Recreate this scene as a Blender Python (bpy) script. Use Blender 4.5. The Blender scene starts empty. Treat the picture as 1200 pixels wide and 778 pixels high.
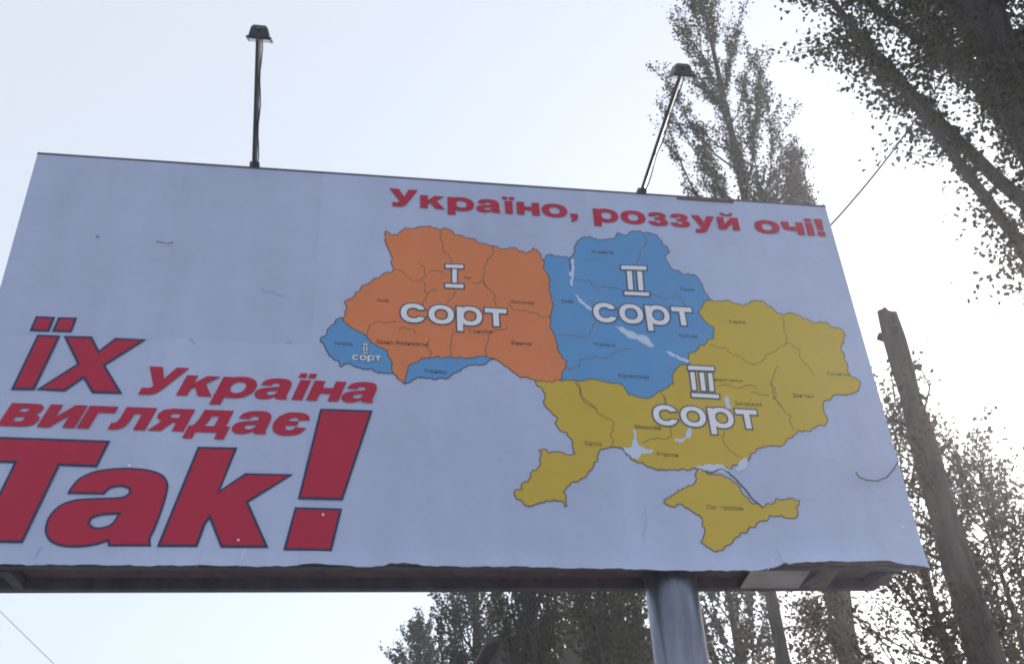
import bpy, bmesh, math, random
import numpy as np
from mathutils import Vector, Matrix
from mathutils.geometry import tessellate_polygon

# ------------------------------------------------------------------ camera, sky, sun, exposure
scene = bpy.context.scene
col = scene.collection
ZB = 3.445                                   # height of the board's lower edge
CAM = Vector((2.2727, -5.5618, 1.60))
RIGHT = Vector((0.985957, -0.159144, -0.050618))
UP = Vector((-0.041582, -0.527504, 0.848534))
FWD = Vector((0.161741, 0.834514, 0.526713))
FPX = 1124.3                                 # focal length in photo pixels (1200 wide)
cam_d = bpy.data.cameras.new('camera')
cam_d.sensor_width = 36.0
cam_d.lens = FPX / 1200 * 36
cam_d.clip_end = 3000
cam = bpy.data.objects.new('camera', cam_d)
col.objects.link(cam)
cam.matrix_world = Matrix(((RIGHT.x, UP.x, -FWD.x, CAM.x), (RIGHT.y, UP.y, -FWD.y, CAM.y),
                           (RIGHT.z, UP.z, -FWD.z, CAM.z), (0, 0, 0, 1)))
scene.camera = cam

SUN_AZ, SUN_EL = math.radians(43.5), math.radians(20.5)     # azimuth from +Y towards +X
world = bpy.data.worlds.new('World')
scene.world = world
world.use_nodes = True
nt = world.node_tree
nt.nodes.clear()
sky = nt.nodes.new('ShaderNodeTexSky')
sky.sky_type = 'NISHITA'
sky.sun_disc = False
sky.sun_elevation = SUN_EL
sky.sun_rotation = SUN_AZ
sky.altitude = 150
sky.air_density = 1.0
sky.dust_density = 1.2
sky.ozone_density = 3.0
bg = nt.nodes.new('ShaderNodeBackground')
bg.inputs['Strength'].default_value = 0.05
veil = nt.nodes.new('ShaderNodeBackground')              # even bright veil of thin high cloud over the whole sky
veil.inputs['Color'].default_value = (0.92, 0.945, 0.97, 1)
veil.inputs['Strength'].default_value = 0.46
addn = nt.nodes.new('ShaderNodeAddShader')
out = nt.nodes.new('ShaderNodeOutputWorld')
nt.links.new(sky.outputs[0], bg.inputs[0])
nt.links.new(bg.outputs[0], addn.inputs[0])
nt.links.new(veil.outputs[0], addn.inputs[1])
nt.links.new(addn.outputs[0], out.inputs[0])

sun_d = bpy.data.lights.new('sun', 'SUN')
sun_d.energy = 3.0
sun_d.angle = math.radians(0.6)
sun_d.color = (1.0, 0.94, 0.85)
sun = bpy.data.objects.new('sun', sun_d)
col.objects.link(sun)
sdir = Vector((math.sin(SUN_AZ) * math.cos(SUN_EL), math.cos(SUN_AZ) * math.cos(SUN_EL), math.sin(SUN_EL)))
sun.rotation_euler = sdir.to_track_quat('Z', 'Y').to_euler()
sun.location = (30, 30, 30)

vs = scene.view_settings
vs.view_transform = 'Standard'
vs.look = 'None'
vs.gamma = 1.0
vs.use_curve_mapping = False
vs.exposure = 0.7
scene.cycles.use_denoising = True
scene.cycles.filter_width = 1.9              # the soft lens of the photograph

# ------------------------------------------------------------------ helpers
rnd = random.Random(11)


def ray(u, v):
    d = FWD + RIGHT * ((u - 600) / FPX) - UP * ((v - 389) / FPX)
    return d.normalized()


def at_dist(u, v, dist):
    """point on the ray through a photo pixel at a horizontal distance from the camera"""
    d = ray(u, v)
    return CAM + d * (dist / math.hypot(d.x, d.y))


def board(u, v, y=0.0):
    """(x, z) on the plane of the poster"""
    d = ray(u, v)
    p = CAM + d * ((y - CAM.y) / d.y)
    return (p.x, p.z)


def link(name, me, parent=None, mats=()):
    o = bpy.data.objects.new(name, me)
    col.objects.link(o)
    if parent is not None:
        o.parent = parent
        o.matrix_parent_inverse = world_of(parent).inverted()
    for m in mats:
        me.materials.append(m)
    return o


def world_of(o):
    m = o.matrix_basis.copy()
    if o.parent:
        m = world_of(o.parent) @ o.matrix_parent_inverse @ m
    return m


def thing(name, label, cat, loc, group=None):
    o = bpy.data.objects.new(name, None)
    o.empty_display_size = 0.3
    col.objects.link(o)
    o.location = loc
    o['label'] = label
    o['category'] = cat
    if group:
        o['group'] = group
    return o


class MB:
    """collects boxes, tubes and faces (world coordinates) into one mesh"""
    def __init__(s):
        s.v, s.f, s.m, s.smooth = [], [], [], []

    def add(s, verts, faces, mi=0, smooth=False):
        k = len(s.v)
        s.v.extend([tuple(p) for p in verts])
        for f in faces:
            s.f.append([i + k for i in f])
            s.m.append(mi)
            s.smooth.append(smooth)

    def box(s, x0, x1, y0, y1, z0, z1, mi=0):
        v = [(x, y, z) for z in (z0, z1) for y in (y0, y1) for x in (x0, x1)]
        s.add(v, [(0, 2, 3, 1), (4, 5, 7, 6), (0, 1, 5, 4), (2, 6, 7, 3), (0, 4, 6, 2), (1, 3, 7, 5)], mi)

    def tube(s, pts, rads, n=8, mi=0, cap=True, smooth=True, twist=0.0):
        pts = [Vector(p) for p in pts]
        if not hasattr(rads, '__len__'):
            rads = [rads] * len(pts)
        vs_, prev = [], None
        for i, p in enumerate(pts):
            d = (pts[min(i + 1, len(pts) - 1)] - pts[max(i - 1, 0)]).normalized()
            if prev is None:
                a = d.orthogonal().normalized()
            else:
                a = (prev - d * prev.dot(d))
                a = a.normalized() if a.length > 1e-6 else d.orthogonal().normalized()
            prev = a
            b = d.cross(a)
            for k in range(n):
                t = 2 * math.pi * k / n + twist
                vs_.append(p + (a * math.cos(t) + b * math.sin(t)) * rads[i])
        fs = []
        for i in range(len(pts) - 1):
            for k in range(n):
                q = (k + 1) % n
                fs.append((i * n + k, i * n + q, (i + 1) * n + q, (i + 1) * n + k))
        s.add(vs_, fs, mi, smooth)
        if cap:
            L = len(pts)
            s.add(vs_[:n], [tuple(reversed(range(n)))], mi)
            s.add(vs_[(L - 1) * n:], [tuple(range(n))], mi)

    def build(s, name, mats, parent=None, bevel=0.0):
        me = bpy.data.meshes.new(name)
        me.from_pydata(s.v, [], s.f)
        me.polygons.foreach_set('material_index', s.m)
        me.polygons.foreach_set('use_smooth', s.smooth)
        if not isinstance(mats, (list, tuple)):
            mats = [mats]
        o = link(name, me, parent, mats)
        if bevel:
            md = o.modifiers.new('bevel', 'BEVEL')
            md.width = bevel
            md.segments = 2
            md.limit_method = 'ANGLE'
        return o


# ------------------------------------------------------------------ materials
def mat(name, base, rough=0.7, metal=0.0, var=0.0, scale=4.0, bump=0.0, bscale=30.0, color2=None, stretch=None,
        spec=0.5, detail=4.0):
    m = bpy.data.materials.new(name)
    m.use_nodes = True
    t = m.node_tree
    b = t.nodes['Principled BSDF']
    b.inputs['Base Color'].default_value = (*base, 1)
    b.inputs['Roughness'].default_value = rough
    b.inputs['Metallic'].default_value = metal
    b.inputs['Specular IOR Level'].default_value = spec
    tc = t.nodes.new('ShaderNodeNewGeometry')
    vec = tc.outputs['Position']
    if stretch:
        mp = t.nodes.new('ShaderNodeMapping')
        mp.inputs['Scale'].default_value = stretch
        t.links.new(vec, mp.inputs['Vector'])
        vec = mp.outputs[0]
    if var or color2:
        n = t.nodes.new('ShaderNodeTexNoise')
        n.inputs['Scale'].default_value = scale
        n.inputs['Detail'].default_value = detail
        n.inputs['Roughness'].default_value = 0.62
        t.links.new(vec, n.inputs['Vector'])
        r = t.nodes.new('ShaderNodeValToRGB')
        r.color_ramp.elements[0].position = 0.32
        r.color_ramp.elements[1].position = 0.68
        c2 = color2 if color2 else tuple(min(1, c * (1 + var)) for c in base)
        c1 = base if color2 else tuple(c * (1 - var) for c in base)
        r.color_ramp.elements[0].color = (*c1, 1)
        r.color_ramp.elements[1].color = (*c2, 1)
        t.links.new(n.outputs[0], r.inputs[0])
        t.links.new(r.outputs[0], b.inputs['Base Color'])
    if bump:
        n2 = t.nodes.new('ShaderNodeTexNoise')
        n2.inputs['Scale'].default_value = bscale
        n2.inputs['Detail'].default_value = 5
        t.links.new(vec, n2.inputs['Vector'])
        bp = t.nodes.new('ShaderNodeBump')
        bp.inputs['Strength'].default_value = bump
        bp.inputs['Distance'].default_value = 0.02
        t.links.new(n2.outputs[0], bp.inputs['Height'])
        t.links.new(bp.outputs[0], b.inputs['Normal'])
    return m


def paper(name, base, var=0.06, tint=0.0):
    """printed poster paper: shared gentle cockling and creases so print and sheet agree"""
    m = bpy.data.materials.new(name)
    m.use_nodes = True
    t = m.node_tree
    b = t.nodes['Principled BSDF']
    b.inputs['Roughness'].default_value = 0.62
    b.inputs['Specular IOR Level'].default_value = 0.3
    g = t.nodes.new('ShaderNodeNewGeometry')
    n = t.nodes.new('ShaderNodeTexNoise')
    n.inputs['Scale'].default_value = 1.1
    n.inputs['Detail'].default_value = 8
    n.inputs['Roughness'].default_value = 0.6
    t.links.new(g.outputs['Position'], n.inputs['Vector'])
    # dirt streaks running down
    mp = t.nodes.new('ShaderNodeMapping')
    mp.inputs['Scale'].default_value = (3.1, 1.0, 0.6)
    t.links.new(g.outputs['Position'], mp.inputs['Vector'])
    ns = t.nodes.new('ShaderNodeTexNoise')
    ns.inputs['Scale'].default_value = 1.0
    ns.inputs['Detail'].default_value = 6
    t.links.new(mp.outputs[0], ns.inputs['Vector'])
    av = t.nodes.new('ShaderNodeMath')
    av.operation = 'ADD'
    t.links.new(n.outputs[0], av.inputs[0])
    t.links.new(ns.outputs[0], av.inputs[1])
    r = t.nodes.new('ShaderNodeValToRGB')
    r.color_ramp.elements[0].position = 0.36
    r.color_ramp.elements[1].position = 0.62
    r.color_ramp.elements[0].color = (*[c * (1 - var) for c in base], 1)
    r.color_ramp.elements[1].color = (*base, 1)
    hv = t.nodes.new('ShaderNodeMath')
    hv.operation = 'MULTIPLY'
    hv.inputs[1].default_value = 0.5
    t.links.new(av.outputs[0], hv.inputs[0])
    t.links.new(hv.outputs[0], r.inputs[0])
    if tint:                                  # paper batches differ a little from sheet to sheet
        oi = t.nodes.new('ShaderNodeObjectInfo')
        mr = t.nodes.new('ShaderNodeMapRange')
        mr.inputs['To Min'].default_value = 1 - tint
        mr.inputs['To Max'].default_value = 1 + tint
        t.links.new(oi.outputs['Random'], mr.inputs['Value'])
        vm = t.nodes.new('ShaderNodeVectorMath')
        vm.operation = 'SCALE'
        t.links.new(r.outputs[0], vm.inputs[0])
        t.links.new(mr.outputs[0], vm.inputs['Scale'])
        t.links.new(vm.outputs[0], b.inputs['Base Color'])
    else:
        t.links.new(r.outputs[0], b.inputs['Base Color'])
    # cockling
    n2 = t.nodes.new('ShaderNodeTexNoise')
    n2.inputs['Scale'].default_value = 2.2
    n2.inputs['Detail'].default_value = 3
    t.links.new(g.outputs['Position'], n2.inputs['Vector'])
    mp2 = t.nodes.new('ShaderNodeMapping')
    mp2.inputs['Scale'].default_value = (14.0, 1.0, 1.6)
    mp2.inputs['Rotation'].default_value = (0, 0.25, 0)
    t.links.new(g.outputs['Position'], mp2.inputs['Vector'])
    n3 = t.nodes.new('ShaderNodeTexNoise')
    n3.inputs['Scale'].default_value = 0.9
    n3.inputs['Detail'].default_value = 5
    t.links.new(mp2.outputs[0], n3.inputs['Vector'])
    mx = t.nodes.new('ShaderNodeMath')
    mx.operation = 'MULTIPLY_ADD'
    mx.inputs[1].default_value = 0.02
    t.links.new(n3.outputs[0], mx.inputs[0])
    t.links.new(n2.outputs[0], mx.inputs[2])
    bp = t.nodes.new('ShaderNodeBump')
    bp.inputs['Strength'].default_value = 1.0
    bp.inputs['Distance'].default_value = 0.03
    t.links.new(mx.outputs[0], bp.inputs['Height'])
    t.links.new(bp.outputs[0], b.inputs['Normal'])
    return m


def leaf_mat(name, dark, light, trans=0.25):
    m = bpy.data.materials.new(name)
    m.use_nodes = True
    t = m.node_tree
    t.nodes.clear()
    g = t.nodes.new('ShaderNodeNewGeometry')
    r = t.nodes.new('ShaderNodeValToRGB')
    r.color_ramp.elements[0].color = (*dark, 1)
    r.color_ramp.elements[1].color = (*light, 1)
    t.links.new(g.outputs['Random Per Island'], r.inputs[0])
    d = t.nodes.new('ShaderNodeBsdfPrincipled')
    d.inputs['Roughness'].default_value = 0.55
    d.inputs['Specular IOR Level'].default_value = 0.35
    tr = t.nodes.new('ShaderNodeBsdfTranslucent')
    mx = t.nodes.new('ShaderNodeMixShader')
    mx.inputs[0].default_value = trans
    o = t.nodes.new('ShaderNodeOutputMaterial')
    t.links.new(r.outputs[0], d.inputs['Base Color'])
    t.links.new(r.outputs[0], tr.inputs['Color'])
    t.links.new(d.outputs[0], mx.inputs[1])
    t.links.new(tr.outputs[0], mx.inputs[2])
    t.links.new(mx.outputs[0], o.inputs[0])
    return m


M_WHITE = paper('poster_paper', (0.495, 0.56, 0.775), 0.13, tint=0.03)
M_RED = paper('print_red', (0.49, 0.030, 0.070))
M_NAVY = paper('print_navy', (0.05, 0.055, 0.12))
M_ORANGE = paper('print_orange', (0.76, 0.245, 0.105))
M_BLUE = paper('print_blue', (0.13, 0.335, 0.64))
M_YELLOW = paper('print_yellow', (0.62, 0.44, 0.070))
M_LINE = paper('print_line', (0.10, 0.08, 0.08))
M_LINE2 = paper('print_line_soft', (0.26, 0.16, 0.09))
M_LINEB = paper('print_line_blue', (0.06, 0.13, 0.26))
M_WATER = paper('print_water', (0.60, 0.67, 0.86))
M_CREASE = paper('paper_crease', (0.36, 0.42, 0.68))
M_SHADOW = paper('print_letter_edge', (0.075, 0.085, 0.16))
M_LETTER = paper('print_white', (0.82, 0.82, 0.86), 0.03)
M_STEEL = mat('painted_brown_steel', (0.125, 0.115, 0.145), 0.65, 0.0, 0.25, 5, 0.15, 40)
M_RUST = mat('rusty_steel', (0.19, 0.12, 0.12), 0.85, 0.0, color2=(0.10, 0.085, 0.10), scale=9, bump=0.3, bscale=50)
M_PANEL = mat('plywood_panel', (0.20, 0.17, 0.15), 0.8, 0.0, 0.3, 3, 0.1, 20)
M_PALE = mat('light_on_beam', (0.45, 0.41, 0.39), 0.8, 0.0, 0.2, 6, 0.1, 30)  # pale tone stands for light falling on the lower beam
M_POLE = mat('grey_painted_pole', (0.19, 0.205, 0.26), 0.32, 0.8, 0.3, 7, 0.10, 50, stretch=(1, 1, 0.22))
M_LAMP = mat('dark_lamp_paint', (0.05, 0.05, 0.06), 0.45, 0.0, 0.2, 20)
M_GLASS = mat('lamp_glass', (0.30, 0.32, 0.34), 0.12, 0.0, 0.1, 20)
M_GALV = mat('weathered_zinc', (0.42, 0.42, 0.44), 0.6, 0.2, 0.15, 30)
M_WIRE = mat('black_cable', (0.03, 0.03, 0.03), 0.6, 0.0, 0.2, 30)
M_BARK = mat('poplar_bark', (0.034, 0.029, 0.029), 0.95, 0.0, color2=(0.088, 0.077, 0.072), scale=7, bump=0.9, bscale=16,
             stretch=(1, 1, 0.22))
M_BARK2 = mat('old_bark', (0.040, 0.034, 0.034), 0.95, 0.0, color2=(0.100, 0.085, 0.080), scale=9, bump=1.0, bscale=18,
              stretch=(1, 1, 0.25))
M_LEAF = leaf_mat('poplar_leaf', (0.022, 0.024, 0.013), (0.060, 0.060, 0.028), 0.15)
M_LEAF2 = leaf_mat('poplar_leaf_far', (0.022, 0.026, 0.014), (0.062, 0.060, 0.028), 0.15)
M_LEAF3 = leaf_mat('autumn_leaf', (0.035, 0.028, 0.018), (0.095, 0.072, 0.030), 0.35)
M_LEAF4 = leaf_mat('red_leaf', (0.10, 0.030, 0.022), (0.17, 0.06, 0.035))
M_GROUND = mat('grass_ground', (0.045, 0.06, 0.022), 0.95, 0.0, color2=(0.11, 0.095, 0.055), scale=1.2, bump=0.6, bscale=25)
M_BOUNCE_PAVE = mat('pale_bounce_concrete', (0.33, 0.33, 0.34), 0.9, 0.0, 0.3, 2.0, 0.3, 60)
M_KERB = mat('concrete_kerb', (0.30, 0.29, 0.28), 0.9, 0.0, 0.2, 5, 0.3, 40)
M_WALL = mat('house_render', (0.11, 0.10, 0.09), 0.9, 0.0, 0.2, 2, 0.2, 30)
M_ROOF = mat('house_roof', (0.05, 0.045, 0.045), 0.9, 0.0, 0.3, 3, 0.4, 20)
M_PANE = mat('window_pane', (0.10, 0.13, 0.17), 0.08, 0.0, 0.1, 2, spec=0.8)
M_FRAME = mat('window_frame_paint', (0.55, 0.54, 0.52), 0.6, 0.0, 0.1, 10)


def structure(o):
    o['kind'] = 'structure'
    return o


# ------------------------------------------------------------------ ground, unseen bounce pavement
mb = MB()
N = 40
S = 900.0
gv = [(-S + 2 * S * i / N, -S + 2 * S * j / N, -0.12) for j in range(N + 1) for i in range(N + 1)]
mb.add(gv, [(j * (N + 1) + i, j * (N + 1) + i + 1, (j + 1) * (N + 1) + i + 1, (j + 1) * (N + 1) + i)
            for j in range(N) for i in range(N)])
structure(mb.build('ground', M_GROUND))
mb = MB()
mb.box(-60, 60, -14.0, 2.4, -0.5, 0.0)
structure(mb.build('bounce_pavement', M_BOUNCE_PAVE))  # unseen paving, widened and paled to bounce light onto the board's underside
mb = MB()
mb.box(-60, 60, 2.4, 2.55, -0.5, 0.03)
structure(mb.build('kerb', M_KERB, bevel=0.015))
mb = MB()
mb.box(-60, 60, 2.55, 60, -0.5, -0.004)
structure(mb.build('lawn', M_GROUND))

# ------------------------------------------------------------------ billboard
PX, PY = 4.335, 0.25
bill = thing('billboard', 'large roadside billboard with a coloured map poster on one thick grey steel pole', 'billboard',
             (PX, PY, 0))

mb = MB()
prof = [(0.165, 0.0)] * 1
mb.tube([(PX, PY, -0.004), (PX, PY, 1.2), (PX, PY, 2.4), (PX, PY, ZB + 0.02)], 0.166, n=40)
mb.build('pole', M_POLE, bill)
mb = MB()
mb.tube([(PX, PY, ZB + 0.035), (PX, PY, ZB + 0.06)], 0.185, n=32, smooth=False)
mb.build('pole_flange', M_STEEL, bill)
mb = MB()
mb.tube([(PX, PY, 0.0), (PX, PY, 0.03)], 0.30, n=32, smooth=False)
for k in range(8):
    a = math.pi * k / 4
    mb.tube([(PX + .25 * math.cos(a), PY + .25 * math.sin(a), 0.03), (PX + .25 * math.cos(a), PY + .25 * math.sin(a), 0.07)],
            0.018, n=6, smooth=False)
mb.build('base_plate', M_STEEL, bill)

# front and back panels (each of six boards) and the box frame between them
for k in range(6):
    mb = MB()
    mb.box(k + 0.004, k + 0.996, 0.012, 0.030, ZB + 0.02, ZB + 2.985)
    mb.build('front_board', M_PANEL, bill)
for k in range(6):
    mb = MB()
    mb.box(k + 0.004, k + 0.996, 0.478, 0.494, ZB + 0.03, ZB + 2.98)
    mb.build('back_board', M_PANEL, bill)
mb = MB()
mb.box(-0.01, 5.985, 0.032, 0.092, ZB + 0.004, ZB + 0.075)
mb.build('bottom_rail', M_STEEL, bill, 0.004)
mb = MB()
mb.box(0.03, 5.86, 0.400, 0.474, ZB - 0.012, ZB + 0.10)
mb.build('bottom_rail', M_STEEL, bill, 0.004)
mb = MB()
mb.box(0.03, 5.86, 0.094, 0.398, ZB + 0.058, ZB + 0.066)
mb.build('soffit_plate', M_RUST, bill)
mb = MB()
mb.box(-0.008, 6.008, 0.002, 0.498, ZB + 2.988, ZB + 3.012)
mb.build('top_cap', M_STEEL, bill, 0.004)
for x in (-0.004, 5.992):
    mb = MB()
    mb.box(x, x + 0.012, 0.034, 0.474, ZB + 0.08, ZB + 2.986)
    mb.build('side_cheek', M_STEEL, bill)
for x in (0.36, 5.28, 5.76):
    mb = MB()
    mb.box(x, x + 0.06, 0.095, 0.397, ZB - 0.008, ZB + 0.054)
    mb.build('cross_member', M_STEEL, bill, 0.003)
# added pale board standing for light on the beam, under the sagging corner
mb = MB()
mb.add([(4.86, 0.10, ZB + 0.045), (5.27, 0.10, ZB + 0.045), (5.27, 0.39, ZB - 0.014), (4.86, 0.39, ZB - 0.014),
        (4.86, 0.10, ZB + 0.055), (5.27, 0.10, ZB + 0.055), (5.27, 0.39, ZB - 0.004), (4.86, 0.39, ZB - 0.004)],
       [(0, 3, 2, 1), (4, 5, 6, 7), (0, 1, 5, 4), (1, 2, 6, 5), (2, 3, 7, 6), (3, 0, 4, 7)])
mb.build('lit_beam_patch', M_PALE, bill)
mb = MB()
mb.add([(5.345, 0.10, ZB + 0.045), (5.47, 0.10, ZB + 0.045), (5.47, 0.39, ZB - 0.012), (5.345, 0.39, ZB - 0.012),
        (5.345, 0.10, ZB + 0.055), (5.47, 0.10, ZB + 0.055), (5.47, 0.39, ZB - 0.002), (5.345, 0.39, ZB - 0.002)],
       [(0, 3, 2, 1), (4, 5, 6, 7), (0, 1, 5, 4), (1, 2, 6, 5), (2, 3, 7, 6), (3, 0, 4, 7)])
mb.build('lit_beam_patch', M_PANEL, bill)  # added strip standing for the dimmer lit stretch of the beam

# lamp arms with floodlights
for (bx, ux) in ((1.4927, 0.052), (4.460, 0.094)):
    arm0 = Vector((bx, 0.06, ZB + 2.97))
    bend = Vector((bx, 0.0, ZB + 3.03))
    tip = Vector((bx + ux, -0.90, ZB + 3.400))
    mb = MB()
    mb.tube([arm0, bend, bend.lerp(tip, 0.5) + Vector((0, 0, 0.005)), tip + (tip - bend).normalized() * 0.05],
            0.0185, n=4, smooth=False, twist=math.pi / 4)
    arm = mb.build('lamp_arm', M_LAMP, bill)
    mb = MB()
    mb.box(bx - 0.035, bx + 0.035, -0.012, 0.055, ZB + 3.014, ZB + 3.05)
    mb.build('clamp', M_STEEL, arm, 0.003)
    mb = MB()                               # flex running loosely along the arm
    mb.tube([bend.lerp(tip, k / 12) + Vector((0.022 + 0.006 * math.sin(k * 1.3), 0, -0.006 - 0.012 * abs(math.sin(k * math.pi / 4)))) for k in range(13)], 0.005, n=5)
    mb.build('flex', M_WIRE, arm)
    # floodlight: frustum housing with a front rim and glass, aimed down and back at the poster
    ax = Vector((0, 0.62, -0.78)).normalized()
    sx = Vector((1, 0, 0))
    sy = ax.cross(sx)
    c0 = tip + Vector((0.004, 0.0, 0.045))
    def ring(d, hw, hh):
        return [c0 + ax * d + sx * (i * hw) + sy * (j * hh) for i, j in ((-1, -1), (1, -1), (1, 1), (-1, 1))]
    mb = MB()
    rs = [ring(-0.030, 0.040, 0.030), ring(-0.012, 0.055, 0.045), ring(0.050, 0.070, 0.062), ring(0.052, 0.083, 0.075),
          ring(0.066, 0.083, 0.075)]
    vv = [p for q in rs for p in q]
    ff = [(3, 2, 1, 0)]
    for i in range(len(rs) - 1):
        for k in range(4):
            q = (k + 1) % 4
            ff.append((i * 4 + k, i * 4 + q, i * 4 + 4 + q, i * 4 + 4 + k))
    ff.append((16, 17, 18, 19))
    mb.add(vv, ff)
    mb.build('floodlight', M_LAMP, arm)
    mb = MB()
    mb.add(ring(0.069, 0.070, 0.062), [(0, 1, 2, 3)])
    mb.build('lamp_glass', M_GLASS, arm)

# ------------------------------------------------------------------ the poster: twelve pasted sheets
poster_me = bpy.data.meshes.new('poster')
poster = None
random.seed(4)
low_ctrl = [(-0.02, 0.008), (0.30, 0.004), (0.62, 0.000), (0.90, -0.002), (1.6, -0.004), (1.95, -0.006), (2.02, 0.004),
            (2.12, 0.010), (2.35, -0.006), (2.49, -0.006), (2.53, 0.014), (2.62, 0.016), (2.72, -0.002), (3.3, -0.006),
            (4.0, -0.020), (4.45, -0.030), (4.80, -0.026), (4.96, -0.006), (4.995, 0.030), (5.03, 0.012), (5.3, 0.024),
            (5.55, 0.026), (5.68, 0.040), (5.78, 0.020), (6.0, -0.004)]
lx = np.array([a for a, _ in low_ctrl])
lz = np.array([b for _, b in low_ctrl])


def low_edge(x):
    return float(np.interp(x, lx, lz)) + 0.0025 * math.sin(x * 31.0) + 0.002 * math.sin(x * 77.0 + 1)


def curl(x):
    """how far the loose lower edge stands away from the board (towards the street)"""
    return 0.012 + 0.012 * math.sin(x * 5.1 + 0.4) ** 2 + (0.03 if 4.9 < x < 5.8 else 0.0) * math.sin((x - 4.9) / 0.9 * math.pi)


def sheet(cx, row):
    mbs = MB()
    nx = 26
    x0, x1 = cx - 0.006, cx + 1.006
    x0, x1 = max(x0, -0.004), min(x1, 6.004)
    lift = 0.0007 * ((cx + row) % 2) + 0.0004 * row
    rows = []
    if row == 0:
        fr = [0, 0.03, 0.07, 0.12, 0.5, 1.0]
    else:
        fr = [0, 0.5, 1.0]
    for t in fr:
        r = []
        for i in range(nx + 1):
            x = x0 + (x1 - x0) * i / nx
            if row == 0:
                zl = low_edge(x)
                z = zl + (1.503 - zl) * t
                y = -(curl(x) * max(0, 1 - t / 0.09) ** 2)
            else:
                top = 3.0 + 0.0015 * math.sin(x * 40) - (0.0 if not 4.75 < x < 5.2 else 0.028 * max(0, math.sin((x - 4.75) / .45 * math.pi)) ** 0.4)
                z = 1.5 + (top - 1.5) * t
                y = 0.0
            r.append((x, y - lift + 0.004, ZB + z))
        rows.append(r)
    v = [p for r in rows for p in r]
    n1 = nx + 1
    f = [(j * n1 + i, j * n1 + i + 1, (j + 1) * n1 + i + 1, (j + 1) * n1 + i) for j in range(len(rows) - 1) for i in range(nx)]
    mbs.add(v, f, 0, True)
    return mbs


mbp = MB()
mbp.box(0.002, 5.998, 0.0065, 0.0095, ZB + 0.045, ZB + 2.962)       # old paper layers under the sheets
poster = mbp.build('poster', M_WHITE, bill)
poster['label'] = 'white paper poster with a three-coloured map and red slogans'
for cx in range(6):
    for row in (0, 1):
        sheet(cx, row).build('poster_sheet', M_WHITE, poster)
mb = MB()
mb.box(4.74, 5.21, -0.004, 0.001, ZB + 2.968, ZB + 2.998)
mb.build('rusty_edge', M_RUST, poster)


# ---- 2D shapes on the poster
def smooth_loop(pts, corner=48.0, sub=5):
    n = len(pts)
    P = [Vector((p[0], p[1])) for p in pts]
    sharp = []
    for i in range(n):
        a, b = P[i] - P[i - 1], P[(i + 1) % n] - P[i]
        if a.length < 1e-9 or b.length < 1e-9:
            sharp.append(True)
            continue
        sharp.append(math.degrees(a.angle(b)) > corner)
    res = []
    for i in range(n):
        p1, p2 = P[i], P[(i + 1) % n]
        if sharp[i] and sharp[(i + 1) % n]:
            res.append((p1.x, p1.y))
            continue
        t1 = (p2 - p1) if sharp[i] else (p2 - P[i - 1]) * 0.5
        t2 = (p2 - p1) if sharp[(i + 1) % n] else (P[(i + 2) % n] - p1) * 0.5
        L = (p2 - p1).length
        for t_ in (t1, t2):
            if t_.length > 1.15 * L:
                t_ *= 1.15 * L / t_.length
        for k in range(sub):
            t = k / sub
            h = (2 * t**3 - 3 * t**2 + 1) * p1 + (t**3 - 2 * t**2 + t) * t1 + (-2 * t**3 + 3 * t**2) * p2 + (t**3 - t**2) * t2
            res.append((h.x, h.y))
    return res


def area(p):
    return 0.5 * sum(p[i][0] * p[(i + 1) % len(p)][1] - p[(i + 1) % len(p)][0] * p[i][1] for i in range(len(p)))


def offset(p, d, limit=2.2):
    """grow a loop by d (shrink for d < 0), mitred"""
    if area(p) < 0:
        p = p[::-1]
    q = [p[i] for i in range(len(p)) if math.dist(p[i], p[i - 1]) > 1e-6]
    n, res = len(q), []
    for i in range(n):
        a = Vector(q[i]) - Vector(q[i - 1])
        b = Vector(q[(i + 1) % n]) - Vector(q[i])
        a.normalize()
        b.normalize()
        na, nb = Vector((a.y, -a.x)), Vector((b.y, -b.x))
        m = na + nb
        if m.length < 1e-4:
            m = na
        m.normalize()
        c = max(m.dot(na), 1 / limit)
        res.append((q[i][0] + m.x * d / c, q[i][1] + m.y * d / c))
    return res


def fill(mb, loops, y, mi=0):
    """flat fill of an outer loop with holes, on the poster at depth y"""
    vl = [[Vector((x, 0, z)) for x, z in lp] for lp in loops]
    flat = [(x, y, z) for lp in loops for x, z in lp]
    tris = []
    for t in tessellate_polygon(vl):
        a, b, c = (flat[i] for i in t)
        cr = (b[0] - a[0]) * (c[2] - a[2]) - (b[2] - a[2]) * (c[0] - a[0])
        if abs(cr) < 1e-12:
            continue
        tris.append(tuple(t) if cr > 0 else (t[0], t[2], t[1]))
    mb.add(flat, tris, mi)


def stroke(mb, pts, w, y, mi=0, closed=False):
    """a printed line as a chain of thin quads, mitred at the joints"""
    P = [Vector(p) for p in pts if True]
    Q = [P[0]]
    for p in P[1:]:
        if (p - Q[-1]).length > 1e-4:
            Q.append(p)
    n = len(Q)
    if n < 2:
        return
    L, R_ = [], []
    for i in range(n):
        a = Q[i] - Q[i - 1] if (i > 0 or closed) else Q[1] - Q[0]
        b = Q[(i + 1) % n] - Q[i] if (i < n - 1 or closed) else Q[i] - Q[i - 1]
        d = (a.normalized() + b.normalized())
        if d.length < 1e-3:
            d = a
        d.normalize()
        nn = Vector((-d.y, d.x)) * (w / 2)
        L.append(Q[i] + nn)
        R_.append(Q[i] - nn)
    v = []
    for a, b in zip(L, R_):
        v += [(a.x, y, a.y), (b.x, y, b.y)]
    m = n if closed else n - 1
    f = [(2 * i, 2 * i + 1, 2 * ((i + 1) % n) + 1, 2 * ((i + 1) % n)) for i in range(m)]
    mb.add(v, f, mi)


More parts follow.
